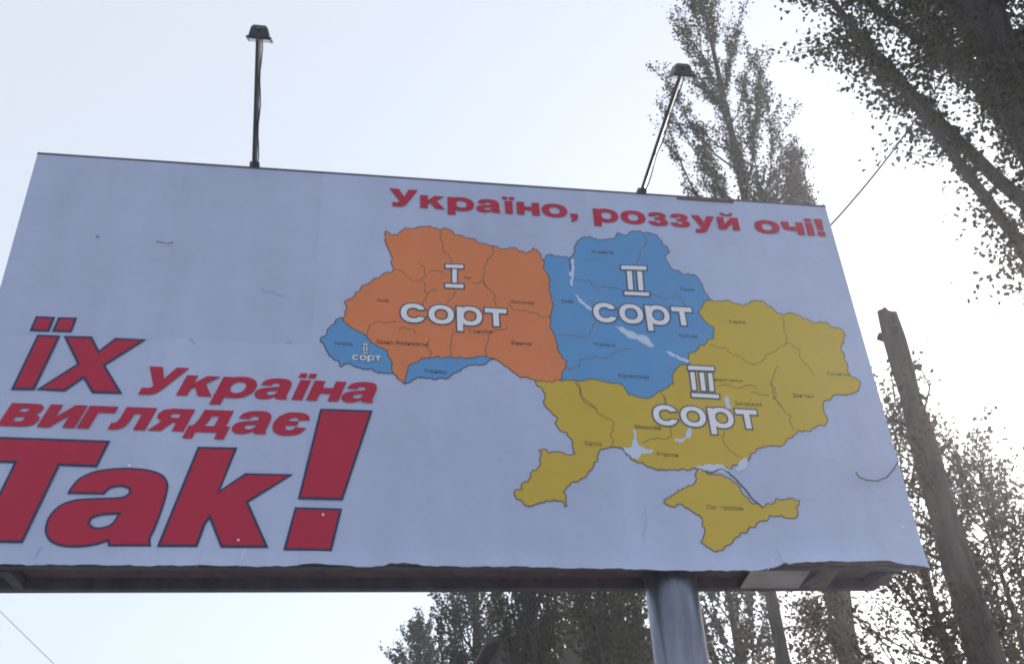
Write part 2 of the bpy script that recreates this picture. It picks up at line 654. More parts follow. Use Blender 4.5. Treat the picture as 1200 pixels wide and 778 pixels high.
Y_MAP, Y_LINE, Y_WATER, Y_EDGE, Y_FILL = 0.0012, 0.0004, -0.0004, -0.0012, -0.0022


def pix(zoom, pts):
    ox, oy, s = zoom
    return [(ox + x / s, oy + y / s) for x, y in pts]


ZA = (360, 250, 3.5294)
ZBm = (620, 250, 3.0)
ZC = (590, 420, 2.7907)
ZL1 = (0, 350, 4.8625)
ZL2 = (0, 490, 4.575)
ZL3 = (180, 470, 4.096)


def rough_line(pts, depth=3, amp=0.22):
    """midpoint displacement keyed by its end points, so a shared border stays shared"""
    res = list(pts)
    for _ in range(depth):
        nx_ = [res[0]]
        for a, b in zip(res[:-1], res[1:]):
            L = math.dist(a, b)
            if L > 0.016:
                ka, kb = sorted([(round(a[0], 4), round(a[1], 4)), (round(b[0], 4), round(b[1], 4))])
                r = random.Random('%r%r' % (ka, kb))
                o = (r.random() - 0.5) * 2 * amp * L
                dx, dy = (kb[0] - ka[0]) / L, (kb[1] - ka[1]) / L
                nx_.append(((a[0] + b[0]) / 2 - dy * o, (a[1] + b[1]) / 2 + dx * o))
            nx_.append(b)
        res = nx_
    return res


def onb(pxs):
    return [board(u, v) for u, v in pxs]


# shared borders, in photo pixels read from enlarged views
B_or_bl_w = pix(ZA, [(145, 434), (170, 460), (190, 475), (215, 490), (235, 500), (250, 512), (262, 525), (280, 540), (300, 555),
                     (320, 562), (335, 578), (345, 600), (350, 640), (357, 662)])
B_or_tip = pix(ZA, [(357, 662), (372, 682), (390, 692), (404, 704)])
B_or_bl_s = pix(ZA, [(404, 704), (405, 680), (415, 648), (440, 620), (470, 602), (500, 600), (530, 595), (560, 598), (590, 590),
                     (620, 598), (650, 597), (690, 598), (720, 592), (745, 592), (772, 600)])
B_or_s = pix(ZA, [(772, 600), (795, 612), (815, 630), (835, 640), (850, 655), (870, 670), (885, 682), (915, 678), (944, 690)])
B_or_ye = pix(ZA, [(944, 690), (975, 691), (1005, 696), (1048, 690)])
B_or_bl = pix(ZA, [(1048, 690), (1055, 670), (1070, 640), (1075, 610), (1050, 585), (1035, 560), (1030, 530), (1020, 500),
                   (1002, 470), (1005, 440), (1010, 410), (1018, 380), (1010, 345), (998, 315), (1000, 290), (998, 262),
                   (988, 240), (980, 215), (972, 190)])
B_or_n = pix(ZA, [(972, 190), (962, 165), (950, 150), (935, 143), (920, 158), (905, 166), (890, 156), (870, 150), (840, 140),
                  (810, 148), (785, 138), (760, 132), (735, 125), (690, 105), (640, 92), (590, 68), (540, 65), (490, 55),
                  (440, 65), (405, 60), (385, 78), (350, 90), (325, 72), (320, 108), (325, 125), (335, 140), (345, 160),
                  (352, 190), (348, 205), (356, 225), (345, 245), (310, 255), (275, 270), (240, 295), (205, 325), (175, 352),
                  (155, 372), (158, 400), (145, 434)])
B_blw_out = pix(ZA, [(357, 662), (330, 662), (290, 656), (250, 645), (220, 636), (190, 630), (175, 618), (155, 622), (138, 634),
                     (130, 610), (108, 602), (95, 590), (80, 570), (72, 548), (53, 532), (58, 510), (80, 497), (95, 470),
                     (120, 438), (145, 434)])
B_bls_out = pix(ZA, [(772, 600), (745, 616), (715, 628), (690, 624), (665, 628), (640, 640), (605, 662), (590, 678), (560, 680),
                     (500, 682), (450, 682), (430, 692), (404, 704)])
B_bl_n = pix(ZBm, [(48, 155), (62, 146), (75, 142), (100, 150), (125, 152), (143, 162), (149, 200), (152, 150), (158, 128), (165, 110), (180, 92), (205, 85),
                   (235, 88), (270, 92), (300, 88), (312, 68), (350, 72), (385, 62), (425, 68), (455, 85), (470, 110),
                   (494, 136), (480, 160), (500, 195), (525, 200), (550, 215), (580, 215), (600, 235), (612, 262), (625, 285),
                   (637, 306)])
B_bl_n[0] = B_or_bl[-1]
B_bl_ye_e = pix(ZBm, [(637, 306), (612, 325), (596, 348), (610, 370), (630, 390), (652, 405), (650, 435), (620, 460), (590, 480),
                      (570, 490), (560, 510), (568, 526), (540, 530), (522, 542), (510, 560), (505, 590), (512, 600), (480, 615),
                      (460, 625), (440, 640), (410, 650), (380, 645), (350, 640), (340, 620), (325, 600), (290, 598), (250, 590),
                      (200, 588), (170, 590), (140, 585)]) + [B_or_bl[0]]
B_ye_out = pix(ZBm, [(637, 306), (660, 310), (690, 305), (725, 318), (755, 325), (775, 315), (800, 305), (825, 308), (840, 325),
                     (865, 345), (890, 355), (920, 348), (950, 360), (985, 375), (1010, 385), (1040, 382), (1060, 400),
                     (1095, 405), (1112, 430), (1108, 455), (1095, 475), (1110, 500), (1120, 530), (1115, 555), (1135, 575),
                     (1158, 585)]) + \
    pix(ZC, [(1160, 105), (1120, 120), (1080, 118), (1070, 135), (1045, 155), (1055, 185), (1050, 222), (1020, 225), (985, 235),
             (950, 250), (925, 268), (885, 285), (850, 288), (825, 305), (800, 330), (775, 350), (740, 360), (690, 352),
             (650, 350), (620, 358), (580, 362), (520, 362), (490, 358), (455, 340), (430, 335), (415, 320), (395, 300),
             (370, 290), (345, 290), (318, 295), (310, 315), (295, 340), (280, 370), (262, 390), (240, 405), (222, 405),
             (205, 420), (195, 435), (205, 455), (210, 482), (200, 485), (190, 465), (165, 460), (140, 462), (120, 472),
             (95, 482), (65, 475), (40, 455), (35, 435), (60, 430), (65, 405), (90, 390), (95, 365), (115, 355), (120, 325),
             (115, 300), (135, 295), (150, 310), (175, 305), (195, 308), (215, 315), (235, 312), (225, 290), (220, 260),
             (205, 240), (180, 230), (175, 190), (160, 180), (140, 160), (135, 130), (128, 100), (108, 88)]) + [B_or_ye[0]]
B_crimea = pix(ZC, [(525, 470), (545, 455), (580, 430), (610, 415), (632, 392), (628, 375), (655, 362), (668, 378), (690, 380),
                    (720, 385), (745, 395), (775, 420), (800, 455), (815, 475), (850, 485), (880, 475), (890, 460), (920, 462),
                    (945, 455), (970, 465), (955, 485), (965, 500), (955, 520), (925, 520), (895, 515), (870, 512), (850, 530),
                    (825, 550), (800, 560), (775, 570), (760, 585), (745, 605), (720, 625), (690, 630), (665, 615), (645, 600),
                    (655, 580), (650, 545), (650, 520), (630, 510), (605, 490), (575, 475), (545, 482), (525, 470)])
RB = {k: rough_line(onb(v)) for k, v in dict(
    w=B_or_bl_w, tip=B_or_tip, s=B_or_bl_s, os=B_or_s, oy=B_or_ye, ob=B_or_bl, on=B_or_n, bwo=B_blw_out, bso=B_bls_out,
    bn=B_bl_n, by=B_bl_ye_e, yo=B_ye_out, cr=B_crimea).items()}


def chain(*ks):
    res = []
    for k in ks:
        seg = RB[k[1:]][::-1] if k[0] == '-' else RB[k]
        res += seg[:-1]
    return res


regions = [('orange', M_ORANGE, chain('w', 'tip', 's', 'os', 'oy', 'ob', 'on'), M_LINE2),
           ('blue', M_BLUE, chain('w', 'bwo'), M_LINEB),
           ('blue', M_BLUE, chain('s', 'bso'), M_LINEB),
           ('blue', M_BLUE, chain('-ob', '-by', '-bn'), M_LINEB),
           ('yellow', M_YELLOW, chain('yo', 'oy', '-by'), M_LINE2),
           ('yellow', M_YELLOW, chain('cr'), M_LINE2)]
for nm, m, lp, lm in regions:
    mb = MB()
    fill(mb, [lp], Y_MAP)
    mb.build('map_region', m, poster)
mb = MB()
for k in ('w', 'tip', 's', 'os', 'oy', 'ob', 'on', 'bwo', 'bso', 'bn', 'by', 'yo', 'cr'):
    stroke(mb, RB[k], 0.0062, Y_LINE)
mb.build('map_border', M_LINE, poster)

# province borders inside the regions
inner_A = [[(548, 68), (550, 100), (560, 150), (598, 190), (590, 215)], [(770, 135), (772, 160), (740, 210), (728, 260), (748, 310), (775, 345), (780, 385)],
           [(358, 232), (400, 245), (425, 270), (470, 278), (490, 260), (485, 225), (460, 205)], [(480, 285), (485, 325), (500, 330), (490, 355), (470, 400)],
           [(500, 330), (540, 318)], [(610, 320), (600, 350), (575, 370)], [(680, 290), (720, 278), (748, 300)], [(250, 505), (255, 470), (280, 450), (370, 448)],
           [(380, 480), (400, 470), (440, 480), (450, 495)], [(500, 598), (512, 570), (490, 545), (505, 520)], [(598, 590), (595, 540), (600, 480)],
           [(745, 590), (738, 560), (752, 520), (745, 505), (780, 480), (830, 470)], [(830, 370), (860, 400), (930, 410), (1010, 425)], [(500, 240), (540, 238), (565, 245)]]
inner_B = [[(405, 70), (410, 110), (390, 150), (378, 185)], [(165, 235), (210, 232), (232, 262), (290, 262), (330, 272), (420, 285), (480, 300), (520, 285), (540, 310), (560, 340)],
           [(100, 428), (160, 430), (215, 425), (235, 378)], [(180, 515), (230, 500), (300, 490), (360, 475)], [(135, 548), (175, 540), (180, 510)],
           [(160, 590), (180, 615), (185, 650), (240, 690)],
           [(635, 460), (690, 470), (740, 500), (790, 535), (830, 500), (880, 470), (905, 455), (895, 400), (890, 365)],
           [(905, 455), (950, 480), (975, 530), (1005, 570)], [(880, 540), (860, 580), (855, 630), (890, 680)], [(460, 625), (480, 650), (478, 690)]]
inner_C = [[(240, 78), (255, 120), (290, 150), (330, 190), (362, 215), (350, 245), (352, 288)], [(545, 222), (550, 245), (520, 262), (455, 275)],
           [(525, 120), (530, 150)], [(720, 235), (730, 285), (755, 310), (780, 325)], [(700, 90), (740, 88), (790, 88), (830, 100)],
           [(870, 80), (890, 95), (880, 130), (910, 155), (940, 185), (950, 235)], [(810, 110), (850, 118), (870, 120)]]
for z, ll in ((ZA, inner_A), (ZBm, inner_B), (ZC, inner_C)):
    for l_ in ll:
        mb = MB()
        stroke(mb, rough_line(onb(pix(z, l_)), 3, 0.2), 0.0055, Y_LINE)
        mb.build('province_border', M_LINE2, poster)

# rivers, reservoirs and lagoons left white
water = [(ZBm, [(146, 160), (158, 160), (158, 200), (155, 256), (147, 254), (150, 222), (140, 218), (140, 208), (149, 206)]),
         (ZBm, [(160, 286), (170, 288), (188, 308), (215, 328), (232, 345), (226, 350), (196, 326), (172, 304)]),
         (ZBm, [(304, 398), (328, 398), (356, 414), (384, 428), (402, 428), (425, 444), (442, 470), (420, 468), (392, 452), (360, 440), (332, 422)]),
         (ZBm, [(478, 484), (500, 488), (524, 500), (548, 510), (566, 522), (556, 526), (530, 516), (498, 500)]),
         (ZC, [(388, 290), (420, 288), (428, 262), (424, 232), (434, 236), (440, 280), (460, 292), (490, 298), (486, 308), (450, 312), (440, 330), (420, 326), (404, 310)]),
         (ZC, [(560, 262), (596, 258), (604, 226), (614, 228), (610, 262), (580, 274), (560, 272)]),
         (ZC, [(724, 124), (732, 124), (738, 150), (748, 160), (730, 166)]),
         (ZC, [(628, 352), (660, 346), (690, 348), (720, 350), (740, 362), (716, 376), (690, 368), (660, 366), (640, 368)]),
         (ZC, [(770, 340), (796, 322), (800, 338), (790, 362), (764, 372), (756, 358)])]
for z, l_ in water:
    mb = MB()
    fill(mb, [rough_line(onb(pix(z, l_ + l_[:1])), 2, 0.15)[:-1]], Y_WATER)
    mb.build('water_print', M_WATER, poster)
mb = MB()
stroke(mb, rough_line(onb(pix(ZC, [(745, 380), (770, 405), (810, 455), (850, 487)])), 2, .06), 0.010, Y_WATER)
stroke(mb, rough_line(onb(pix(ZC, [(632, 362), (670, 372), (716, 360), (744, 384)])), 2, .2), 0.007, Y_WATER)
mb.build('sand_spit_print', M_LINE, poster)


# ---- lettering
def ell(cx, cy, rx, ry, a0=0, a1=360, n=28, sup=2.25):
    res = []
    full = abs(a1 - a0) >= 360
    for k in range(n if full else n + 1):
        a = math.radians(a0 + (a1 - a0) * k / n)
        c, s = math.cos(a), math.sin(a)
        res.append((cx + rx * math.copysign(abs(c) ** (2 / sup), c), cy + ry * math.copysign(abs(s) ** (2 / sup), s)))
    return res


def glyphs(S):
    """heavy wide sans glyphs on an x-height of 10; each: (advance width, [[outer, hole, ...], ...])"""
    g = {}
    R = lambda *p: list(p)
    g['к'] = (12.2, [[R((0, 0), (S, 0), (S, 3.2), (4.9, 4.3), (7.4, 0), (12.2, 0), (8.0, 6.0), (11.8, 10), (7.0, 10), (S, 6.3), (S, 10), (0, 10))]])
    bow = ell(6.6, 5, 6.4, 5.35, -118, 118, 26)
    g['р'] = (13.0, [[R((0, -3.7), (S, -3.7), (S, 0.7)) + bow + R((S - 0.2, 9.2), (S - 0.2, 10), (0, 10)),
                      ell((S + 13.0 - S) / 2 + 0.35, 5, max(1.9, 6.4 - S), 2.75 if S > 3.3 else 3.1)]])
    g['а'] = (12.2, [[smooth_loop(R((0.6, 6.7), (4.3, 6.5), (4.8, 7.5), (5.9, 7.9), (7.0, 7.5), (7.4, 6.6), (7.2, 6.1), (5.0, 5.75), (2.2, 5.2),
                        (0.6, 4.3), (0, 2.8), (0.5, 1.1), (2.0, 0.0), (4.0, -0.25), (6.0, 0.2), (7.6, 1.2), (8.1, 0), (12.2, 0),
                        (11.6, 0.9), (11.4, 2.2), (11.4, 6.5), (10.8, 8.6), (9.2, 9.9), (6.2, 10.3), (3.2, 9.9), (1.4, 8.8))),
                      smooth_loop(R((7.4, 4.1), (7.35, 3.2), (6.7, 2.3), (5.4, 1.9), (4.2, 2.3), (3.9, 3.0), (4.4, 3.7), (5.8, 3.95)))]])
    g['ї'] = (5.6, [[R((0.9, 0), (0.9 + S, 0), (0.9 + S, 10), (0.9, 10))], [R((-0.2, 11.1), (2.4, 11.1), (2.4, 13.4), (-0.2, 13.4))],
                    [R((3.2, 11.1), (5.8, 11.1), (5.8, 13.4), (3.2, 13.4))]])
    g['і'] = (S, [[R((0, 0), (S, 0), (S, 10), (0, 10))], [R((0, 11.0), (S, 11.0), (S, 13.6), (0, 13.6))]])
    g['н'] = (11.4, [[R((0, 0), (S, 0), (S, 3.7), (7.6, 3.7), (7.6, 0), (11.4, 0), (11.4, 10), (7.6, 10), (7.6, 6.5), (S, 6.5), (S, 10), (0, 10))]])
    g['о'] = (13.0, [[ell(6.5, 5, 6.5, 5.3), ell(6.5, 5, max(2.2, 6.5 - S), 2.75 if S > 3.3 else 3.1)]])
    g[','] = (4.0, [[R((0.2, 3.4), (4.0, 3.4), (4.0, 0.6), (3.3, -1.4), (1.6, -2.8), (0.2, -2.9), (0.2, -1.6), (1.5, -1.0), (1.9, 0), (0.2, 0))]])
    g['У'] = (13.8, [[R((0, 13.6), (4.6, 13.6), (7.2, 7.8), (9.4, 13.6), (13.8, 13.6), (8.7, 2.6), (7.4, 0.6), (5.6, -0.2), (1.6, -0.2), (1.6, 3),
                        (3.8, 3), (4.9, 3.6), (5.0, 4.2))]])
    g['у'] = (12.6, [[R((0, 10), (4.3, 10), (6.5, 4.8), (8.5, 10), (12.6, 10), (7.5, -1.6), (6.2, -3.2), (4.2, -3.8), (1.3, -3.7), (1.3, -0.9),
                        (3, -0.9), (4.2, -.4), (4.5, .6))]])
    g['з'] = (10.4, [[smooth_loop(R((0.3, 7.0), (4.0, 6.9), (4.3, 7.7), (5.2, 8.0), (6.2, 7.5), (6.0, 6.5), (5.2, 6.2), (3.6, 6.2), (3.6, 4.3),
                        (5.2, 4.3), (6.4, 3.9), (6.6, 2.9), (5.8, 2.0), (4.6, 2.1), (4.0, 3.1), (0, 3.0), (0.6, 1.2), (2.2, 0), (5, -.3),
                        (8.3, .1), (10.2, 1.5), (10.3, 3.2), (9.3, 4.7), (8.1, 5.3), (9.4, 6.2), (9.8, 7.6), (8.9, 9.3), (6.8, 10.2),
                        (4.6, 10.3), (2, 9.8), (0.8, 8.6)), 60)]])
    ii = R((0, 0), (0, 10), (S, 10), (S, 4.6), (7.8, 10), (11.6, 10), (11.6, 0), (7.8, 0), (7.8, 5.4), (S, 0))
    g['и'] = (11.6, [[ii]])
    g['й'] = (11.6, [[ii], [R((1.9, 13.6), (4.0, 13.6), (4.4, 12.6), (5.7, 12.2), (7.0, 12.6), (7.4, 13.6), (9.5, 13.6), (8.8, 11.9), (7.4, 11.1),
                               (5.7, 10.8), (4, 11.1), (2.6, 11.9))]])
    g['ч'] = (11.2, [[R((0, 10), (S, 10), (S, 6.8), (4.4, 6.1), (7.4, 6.2), (7.4, 10), (11.2, 10), (11.2, 0), (7.4, 0), (7.4, 3.4), (5.4, 3),
                        (2.6, 3.1), (0.7, 4.1), (0, 6))]])
    g['!'] = (4.4, [[R((0, 13.6), (4.4, 13.6), (3.8, 4.6), (0.6, 4.6))], [R((0.2, 0), (4.2, 0), (4.2, 3.4), (0.2, 3.4))]])
    g['в'] = (11.4, [[smooth_loop(R((0, 0), (0, 10), (7.0, 10), (9.4, 9.6), (10.6, 8.2), (10.3, 6.4), (9.2, 5.3), (10.8, 4.6), (11.4, 3), (10.7, 1.1),
                        (8.8, .15), (7, 0)), 60), R((3.8, 7.9), (6, 7.9), (6.7, 7.2), (6, 6.4), (3.8, 6.4)), R((3.8, 4.1), (6.2, 4.1), (7.1, 3.2), (6.2, 2.2), (3.8, 2.2))]])
    g['г'] = (9.0, [[R((0, 0), (S, 0), (S, 7.1), (9.0, 7.1), (9.0, 10), (0, 10))]])
    g['л'] = (11.8, [[R((0, 0.0), (1.4, -.2), (3.6, .3), (5.0, 1.6), (5.5, 4), (5.6, 7.1), (8.0, 7.1), (8.0, 0), (11.8, 0), (11.8, 10), (2.0, 10),
                        (1.9, 5), (1.6, 3.3), (0.9, 2.8), (0, 2.8))]])
    g['я'] = (11.6, [[R((11.6, 0), (11.6, 10), (4.4, 10), (1.7, 9.4), (.6, 7.6), (.9, 5.6), (2.9, 4.2), (0, 0), (4.4, 0), (6.6, 3.8), (7.8, 3.8), (7.8, 0)),
                      R((7.8, 7.7), (5.4, 7.7), (4.6, 6.9), (5.4, 6), (7.8, 6))]])
    g['д'] = (13.4, [[R((0, -2.9), (3.2, -2.9), (3.2, 0), (10.2, 0), (10.2, -2.9), (13.4, -2.9), (13.4, 2.8), (12.0, 2.8), (12.0, 10), (2.4, 10), (2.2, 6),
                        (1.6, 3.6), (.9, 2.8), (0, 2.8)), R((4.9, 2.8), (8.2, 2.8), (8.2, 7.2), (5.9, 7.2), (5.7, 5))]])
    g['є'] = (11.6, [[smooth_loop(R((11.4, 6.9), (7.7, 6.6), (7.2, 7.6), (6, 7.9), (4.8, 7.4), (4.3, 6.3), (8, 6.3), (8, 4.2), (4.2, 4.2), (4.7, 2.8),
                        (5.9, 2.1), (7.2, 2.5), (7.7, 3.5), (11.5, 3.3), (10.5, 1.2), (8.6, 0), (6, -.3), (3.2, 0), (1, 1.6), (0, 4), (0, 6),
                        (1, 8.4), (3.2, 10), (6, 10.3), (8.8, 9.9), (10.6, 8.6)), 60)]])
    oc = ell(6.4, 5, 6.4, 5.3, 24, 336, 30)
    ic = ell(6.4, 5, 6.4 - S, 3.0, 322, 38, 20)
    g['с'] = (12.6, [[oc + ic]])
    g['т'] = (11.4, [[R((0, 10), (0, 7.5), (5.7 - S / 2, 7.5), (5.7 - S / 2, 0), (5.7 + S / 2, 0), (5.7 + S / 2, 7.5), (11.4, 7.5), (11.4, 10))]])
    return g


G_BLACK = glyphs(3.8)
G_BOLD = glyphs(3.0)


def text(word, G, p0, p1, xh, mats, shear=0.0, gap=1.0, edge=0.0, gaps=None):
    """set a word between two baseline points (photo pixels), x-height in pixels; one part per letter"""
    a, b = Vector(board(*p0)), Vector(board(*p1))
    d = b - a
    top = Vector(board(p0[0], p0[1] - xh)) - a
    hgt = top.y / 10.0
    adv, x = [], 0.0
    for i, ch in enumerate(word):
        adv.append(x)
        x += G[ch][0] + gap + (gaps or {}).get(i, 0)
    total = x - gap
    ux = d / total
    for ch, x0 in zip(word, adv):
        mb = MB()
        f = lambda p: (a.x + ux.x * (x0 + p[0]) + shear * p[1] * hgt, a.y + ux.y * (x0 + p[0]) + p[1] * hgt)
        for shp in G[ch][1]:
            loops = [[f(p) for p in lp] for lp in shp]
            if edge:
                lo = [offset(loops[0], edge)] + [offset(h, -edge) for h in loops[1:]]
                fill(mb, lo, Y_EDGE, 1)
            fill(mb, loops, Y_FILL, 0)
        mb.build('letter', mats, poster)


RED = [M_RED]
text('Україно,', G_BLACK, (455.8, 241.2), (677.5, 256.0), 15.0, RED, gap=1.15)
text('роззуй', G_BLACK, (696.0, 259.3), (867.6, 270.4), 14.8, RED, gap=1.2)
text('очі!', G_BLACK, (885.7, 272.6), (968.4, 277.2), 14.6, RED, gap=1.4)
text('Україна', G_BLACK, (156.5, 461.2), (437.5, 471.9), 24.0, RED, shear=0.34, gap=0.5)
text('виглядає', G_BLACK, (-3.5, 498.6), (355.5, 510.0), 27.0, RED, shear=0.34, gap=0.7)
WHT = [M_LETTER, M_SHADOW]
text('сорт', G_BOLD, (469.5, 376.6), (594.5, 383.0), 20.8, WHT, gap=1.6, edge=0.010)
text('сорт', G_BOLD, (696.5, 376.6), (813.5, 382.0), 21.4, WHT, gap=1.6, edge=0.010)
text('сорт', G_BOLD, (767.0, 497.2), (890.5, 502.8), 22.4, WHT, gap=1.6, edge=0.010)
text('сорт', G_BOLD, (412.5, 421.6), (446.5, 423.0), 5.8, WHT, gap=1.6, edge=0.003)


def numeral(zoom, rects, e=0.010):
    mb = MB()
    for r in rects:
        lp = onb(pix(zoom, r))
        fill(mb, [offset(lp, e)], Y_EDGE, 1)
    for r in rects:
        lp = onb(pix(zoom, r))
        fill(mb, [lp if area(lp) > 0 else lp[::-1]], Y_FILL, 0)
    mb.build('roman_numeral', WHT, poster)


numeral((450, 300, 7.5), [[(540, 76), (696, 80), (696, 110), (540, 105)], [(600, 116), (640, 117), (640, 238), (600, 236)], [(538, 246), (698, 252), (698, 284), (538, 277)]])
numeral(ZBm, [[(324, 184), (412, 187), (412, 200), (324, 197)], [(343, 203), (361, 204), (366, 270), (349, 269)],
              [(379, 204), (397, 205), (402, 272), (385, 271)], [(335, 275), (422, 279), (422, 291), (335, 287)]])
numeral((750, 410, 7.075), [[(395, 131), (612, 142), (614, 174), (398, 164)], [(413, 184), (450, 186), (468, 335), (432, 333)],
                            [(490, 187), (528, 189), (546, 340), (508, 338)], [(562, 191), (598, 193), (614, 344), (576, 342)],
                            [(425, 358), (654, 372), (656, 402), (430, 390)]])
numeral((370, 370, 8), [[(440, 262), (490, 264), (490, 276), (440, 274)], [(446, 284), (458, 284), (458, 334), (446, 334)],
                        [(472, 285), (484, 285), (484, 335), (472, 335)], [(440, 344), (490, 346), (490, 356), (440, 354)]], 0.003)


def big(loops_px, shapes=1, inset=0.0155, smooth=False):
    """one bordered red letter from its traced outline(s)"""
    mb = MB()
    for shp in loops_px:
        lp = [onb(l_) for l_ in shp]
        if smooth:
            lp = [smooth_loop(l_, 52, 5) for l_ in lp]
        lp = [l_ if area(l_) > 0 else l_[::-1] for l_ in lp]
        fill(mb, lp, Y_EDGE, 1)
        fill(mb, [offset(lp[0], -inset)] + [offset(h, inset) for h in lp[1:]], Y_FILL, 0)
    mb.build('letter', [M_RED, M_NAVY], poster)


big([[pix(ZL1, [(205, 100), (315, 104), (280, 189), (168, 184)])], [pix(ZL1, [(332, 106), (440, 108), (408, 192), (296, 188)])],
     [pix(ZL1, [(213, 205), (345, 211), (196, 521), (62, 519)])]])
big([[pix(ZL1, [(362, 212), (525, 216), (565, 294), (655, 224), (836, 232), (600, 380), (698, 542), (525, 538), (475, 455), (370, 528), (205, 519), (440, 370)])]])
big([[pix(ZL2, [(-55, 97), (592, 120), (520, 262), (320, 254), (122, 668), (-135, 664), (75, 240), (-125, 234)])]])
big([[pix(ZL2, [(360, 405), (378, 372), (422, 322), (500, 285), (600, 268), (700, 265), (800, 275), (872, 302), (902, 350), (895, 410), (868, 500),
                (830, 600), (808, 645), (810, 686), (580, 685), (575, 660), (520, 678), (430, 691), (340, 688), (275, 665), (246, 625), (242, 580),
                (265, 520), (320, 465), (400, 435), (500, 427), (600, 424), (660, 418), (690, 400), (690, 378), (650, 367), (600, 374), (575, 390), (560, 408)]),
      pix(ZL2, [(632, 515), (600, 560), (560, 580), (510, 583), (482, 564), (492, 538), (545, 520)])]], smooth=True, inset=0.013)
big([[pix(ZL3, [(212, 218), (402, 222), (320, 425), (440, 345), (672, 350), (455, 485), (552, 703), (322, 702), (268, 565), (250, 590), (210, 699), (15, 698)])]])
big([[pix(ZL3, [(800, 36), (1052, 44), (908, 475), (692, 470)])], [pix(ZL3, [(678, 508), (905, 514), (855, 720), (622, 715)])]])

# small place names on the map
cities = [('Ужгород', 391, 401.5, 22), ('Чернівці', 497, 434.5, 26), ('Івано-Франківськ', 441, 400.5, 62), ('Львів', 441, 351.5, 15), ('Тернопіль', 548, 387.5, 30),
          ('Рівне', 544, 324.5, 10), ('Житомир', 598, 353.5, 28), ('Вінниця', 599, 401.5, 24), ('Київ', 658, 352.5, 14), ('Чернігів', 693, 294.5, 26),
          ('Суми', 797, 338.5, 17), ('Полтава', 796, 393, 22), ('Черкаси', 695, 403, 26), ('Кіровоград', 725, 440, 36), ('Харків', 854, 376.5, 20),
          ('Луганськ', 969, 437.5, 27), ('Донецьк', 929, 463, 25), ('Дніпропетровськ', 835, 444, 36), ('Запоріжжя', 861, 472.5, 32),
          ('Миколаїв', 744, 500, 31), ('Херсон', 769, 532, 26), ('Одеса', 685, 519.5, 20), ('Сімферополь', 828, 594, 44)]
fc = bpy.data.curves.new('lettering', 'FONT')
fo = bpy.data.objects.new('lettering', fc)
col.objects.link(fo)
for nm, u, v, wpx in cities:
    fc.body = nm
    bpy.context.view_layer.update()
    me = bpy.data.meshes.new_from_object(fo)
    n = len(me.vertices)
    co = np.empty(n * 3)
    me.vertices.foreach_get('co', co)
    co = co.reshape(-1, 3)
    a, b = Vector(board(u, v + 2)), Vector(board(u + wpx, v + 2 + wpx * 0.05))
    w_ = max(co[:, 0].max(), 0.01)
    s_ = (b - a).length / w_
    hs = min(s_, 0.036)
    dx = (b - a) / w_
    new = np.stack([a.x + co[:, 0] * dx.x, np.full(n, Y_WATER - 0.0003), a.y + co[:, 0] * dx.y + co[:, 1] * hs * 1.15], 1)
    me.vertices.foreach_set('co', new.ravel())
    o = link('place_name', me, poster, [M_LINE])
bpy.data.objects.remove(fo)

# small scuffs, creases and flecks where the paper has torn or folded
scuffs = [([(183, 283), (190, 284.5), (199, 285), (203, 284)], 0.006, M_SHADOW), ([(185, 285.5), (193, 286.6), (201, 286.8)], 0.006, M_LETTER),
          ([(113, 277), (116, 278.5)], 0.009, M_SHADOW), ([(306, 339), (314, 342), (321, 341), (330, 347), (336, 346)], 0.004, M_CREASE),
          ([(337, 401), (342, 401.5)], 0.007, M_CREASE), ([(150, 545), (153, 546.5)], 0.016, M_LETTER), ([(278, 632.4), (280.6, 633)], 0.012, M_LETTER),
          ([(377.6, 602), (379.6, 603.6)], 0.012, M_LETTER), ([(1056, 617), (1059, 617.6)], 0.012, M_LETTER), ([(287, 642), (284, 653), (281, 664)], 0.004, M_LETTER),
          ([(49, 640), (42, 652), (37, 661)], 0.004, M_CREASE), ([(236, 646), (232, 655), (230, 665)], 0.004, M_CREASE),
          ([(757, 596), (756.4, 612), (756, 634)], 0.003, M_CREASE), ([(905, 655), (903, 662), (899, 668)], 0.005, M_LETTER),
          ([(700, 660), (690, 664)], 0.004, M_CREASE), ([(222, 397), (226, 399), (229, 403)], 0.005, M_CREASE)]
for l_, w_, m_ in scuffs:
    mb = MB()
    stroke(mb, rough_line(onb(l_), 2, 0.12), w_, Y_FILL - 0.001)
    mb.build('paper_scuff', m_, poster)

# loose wire hanging on the poster's face
mb = MB()
wp = [(1003, 553), (1006, 559), (1014, 563), (1026, 564.5), (1038, 560), (1047, 550), (1053, 540)]
mb.tube([(board(u, v, -0.02)[0], -0.02 - 0.012 * math.sin(i / 6 * math.pi), board(u, v, -0.02)[1]) for i, (u, v) in enumerate(wp)], 0.0045, n=6)
mb.build('loose_wire', M_WIRE, bill)


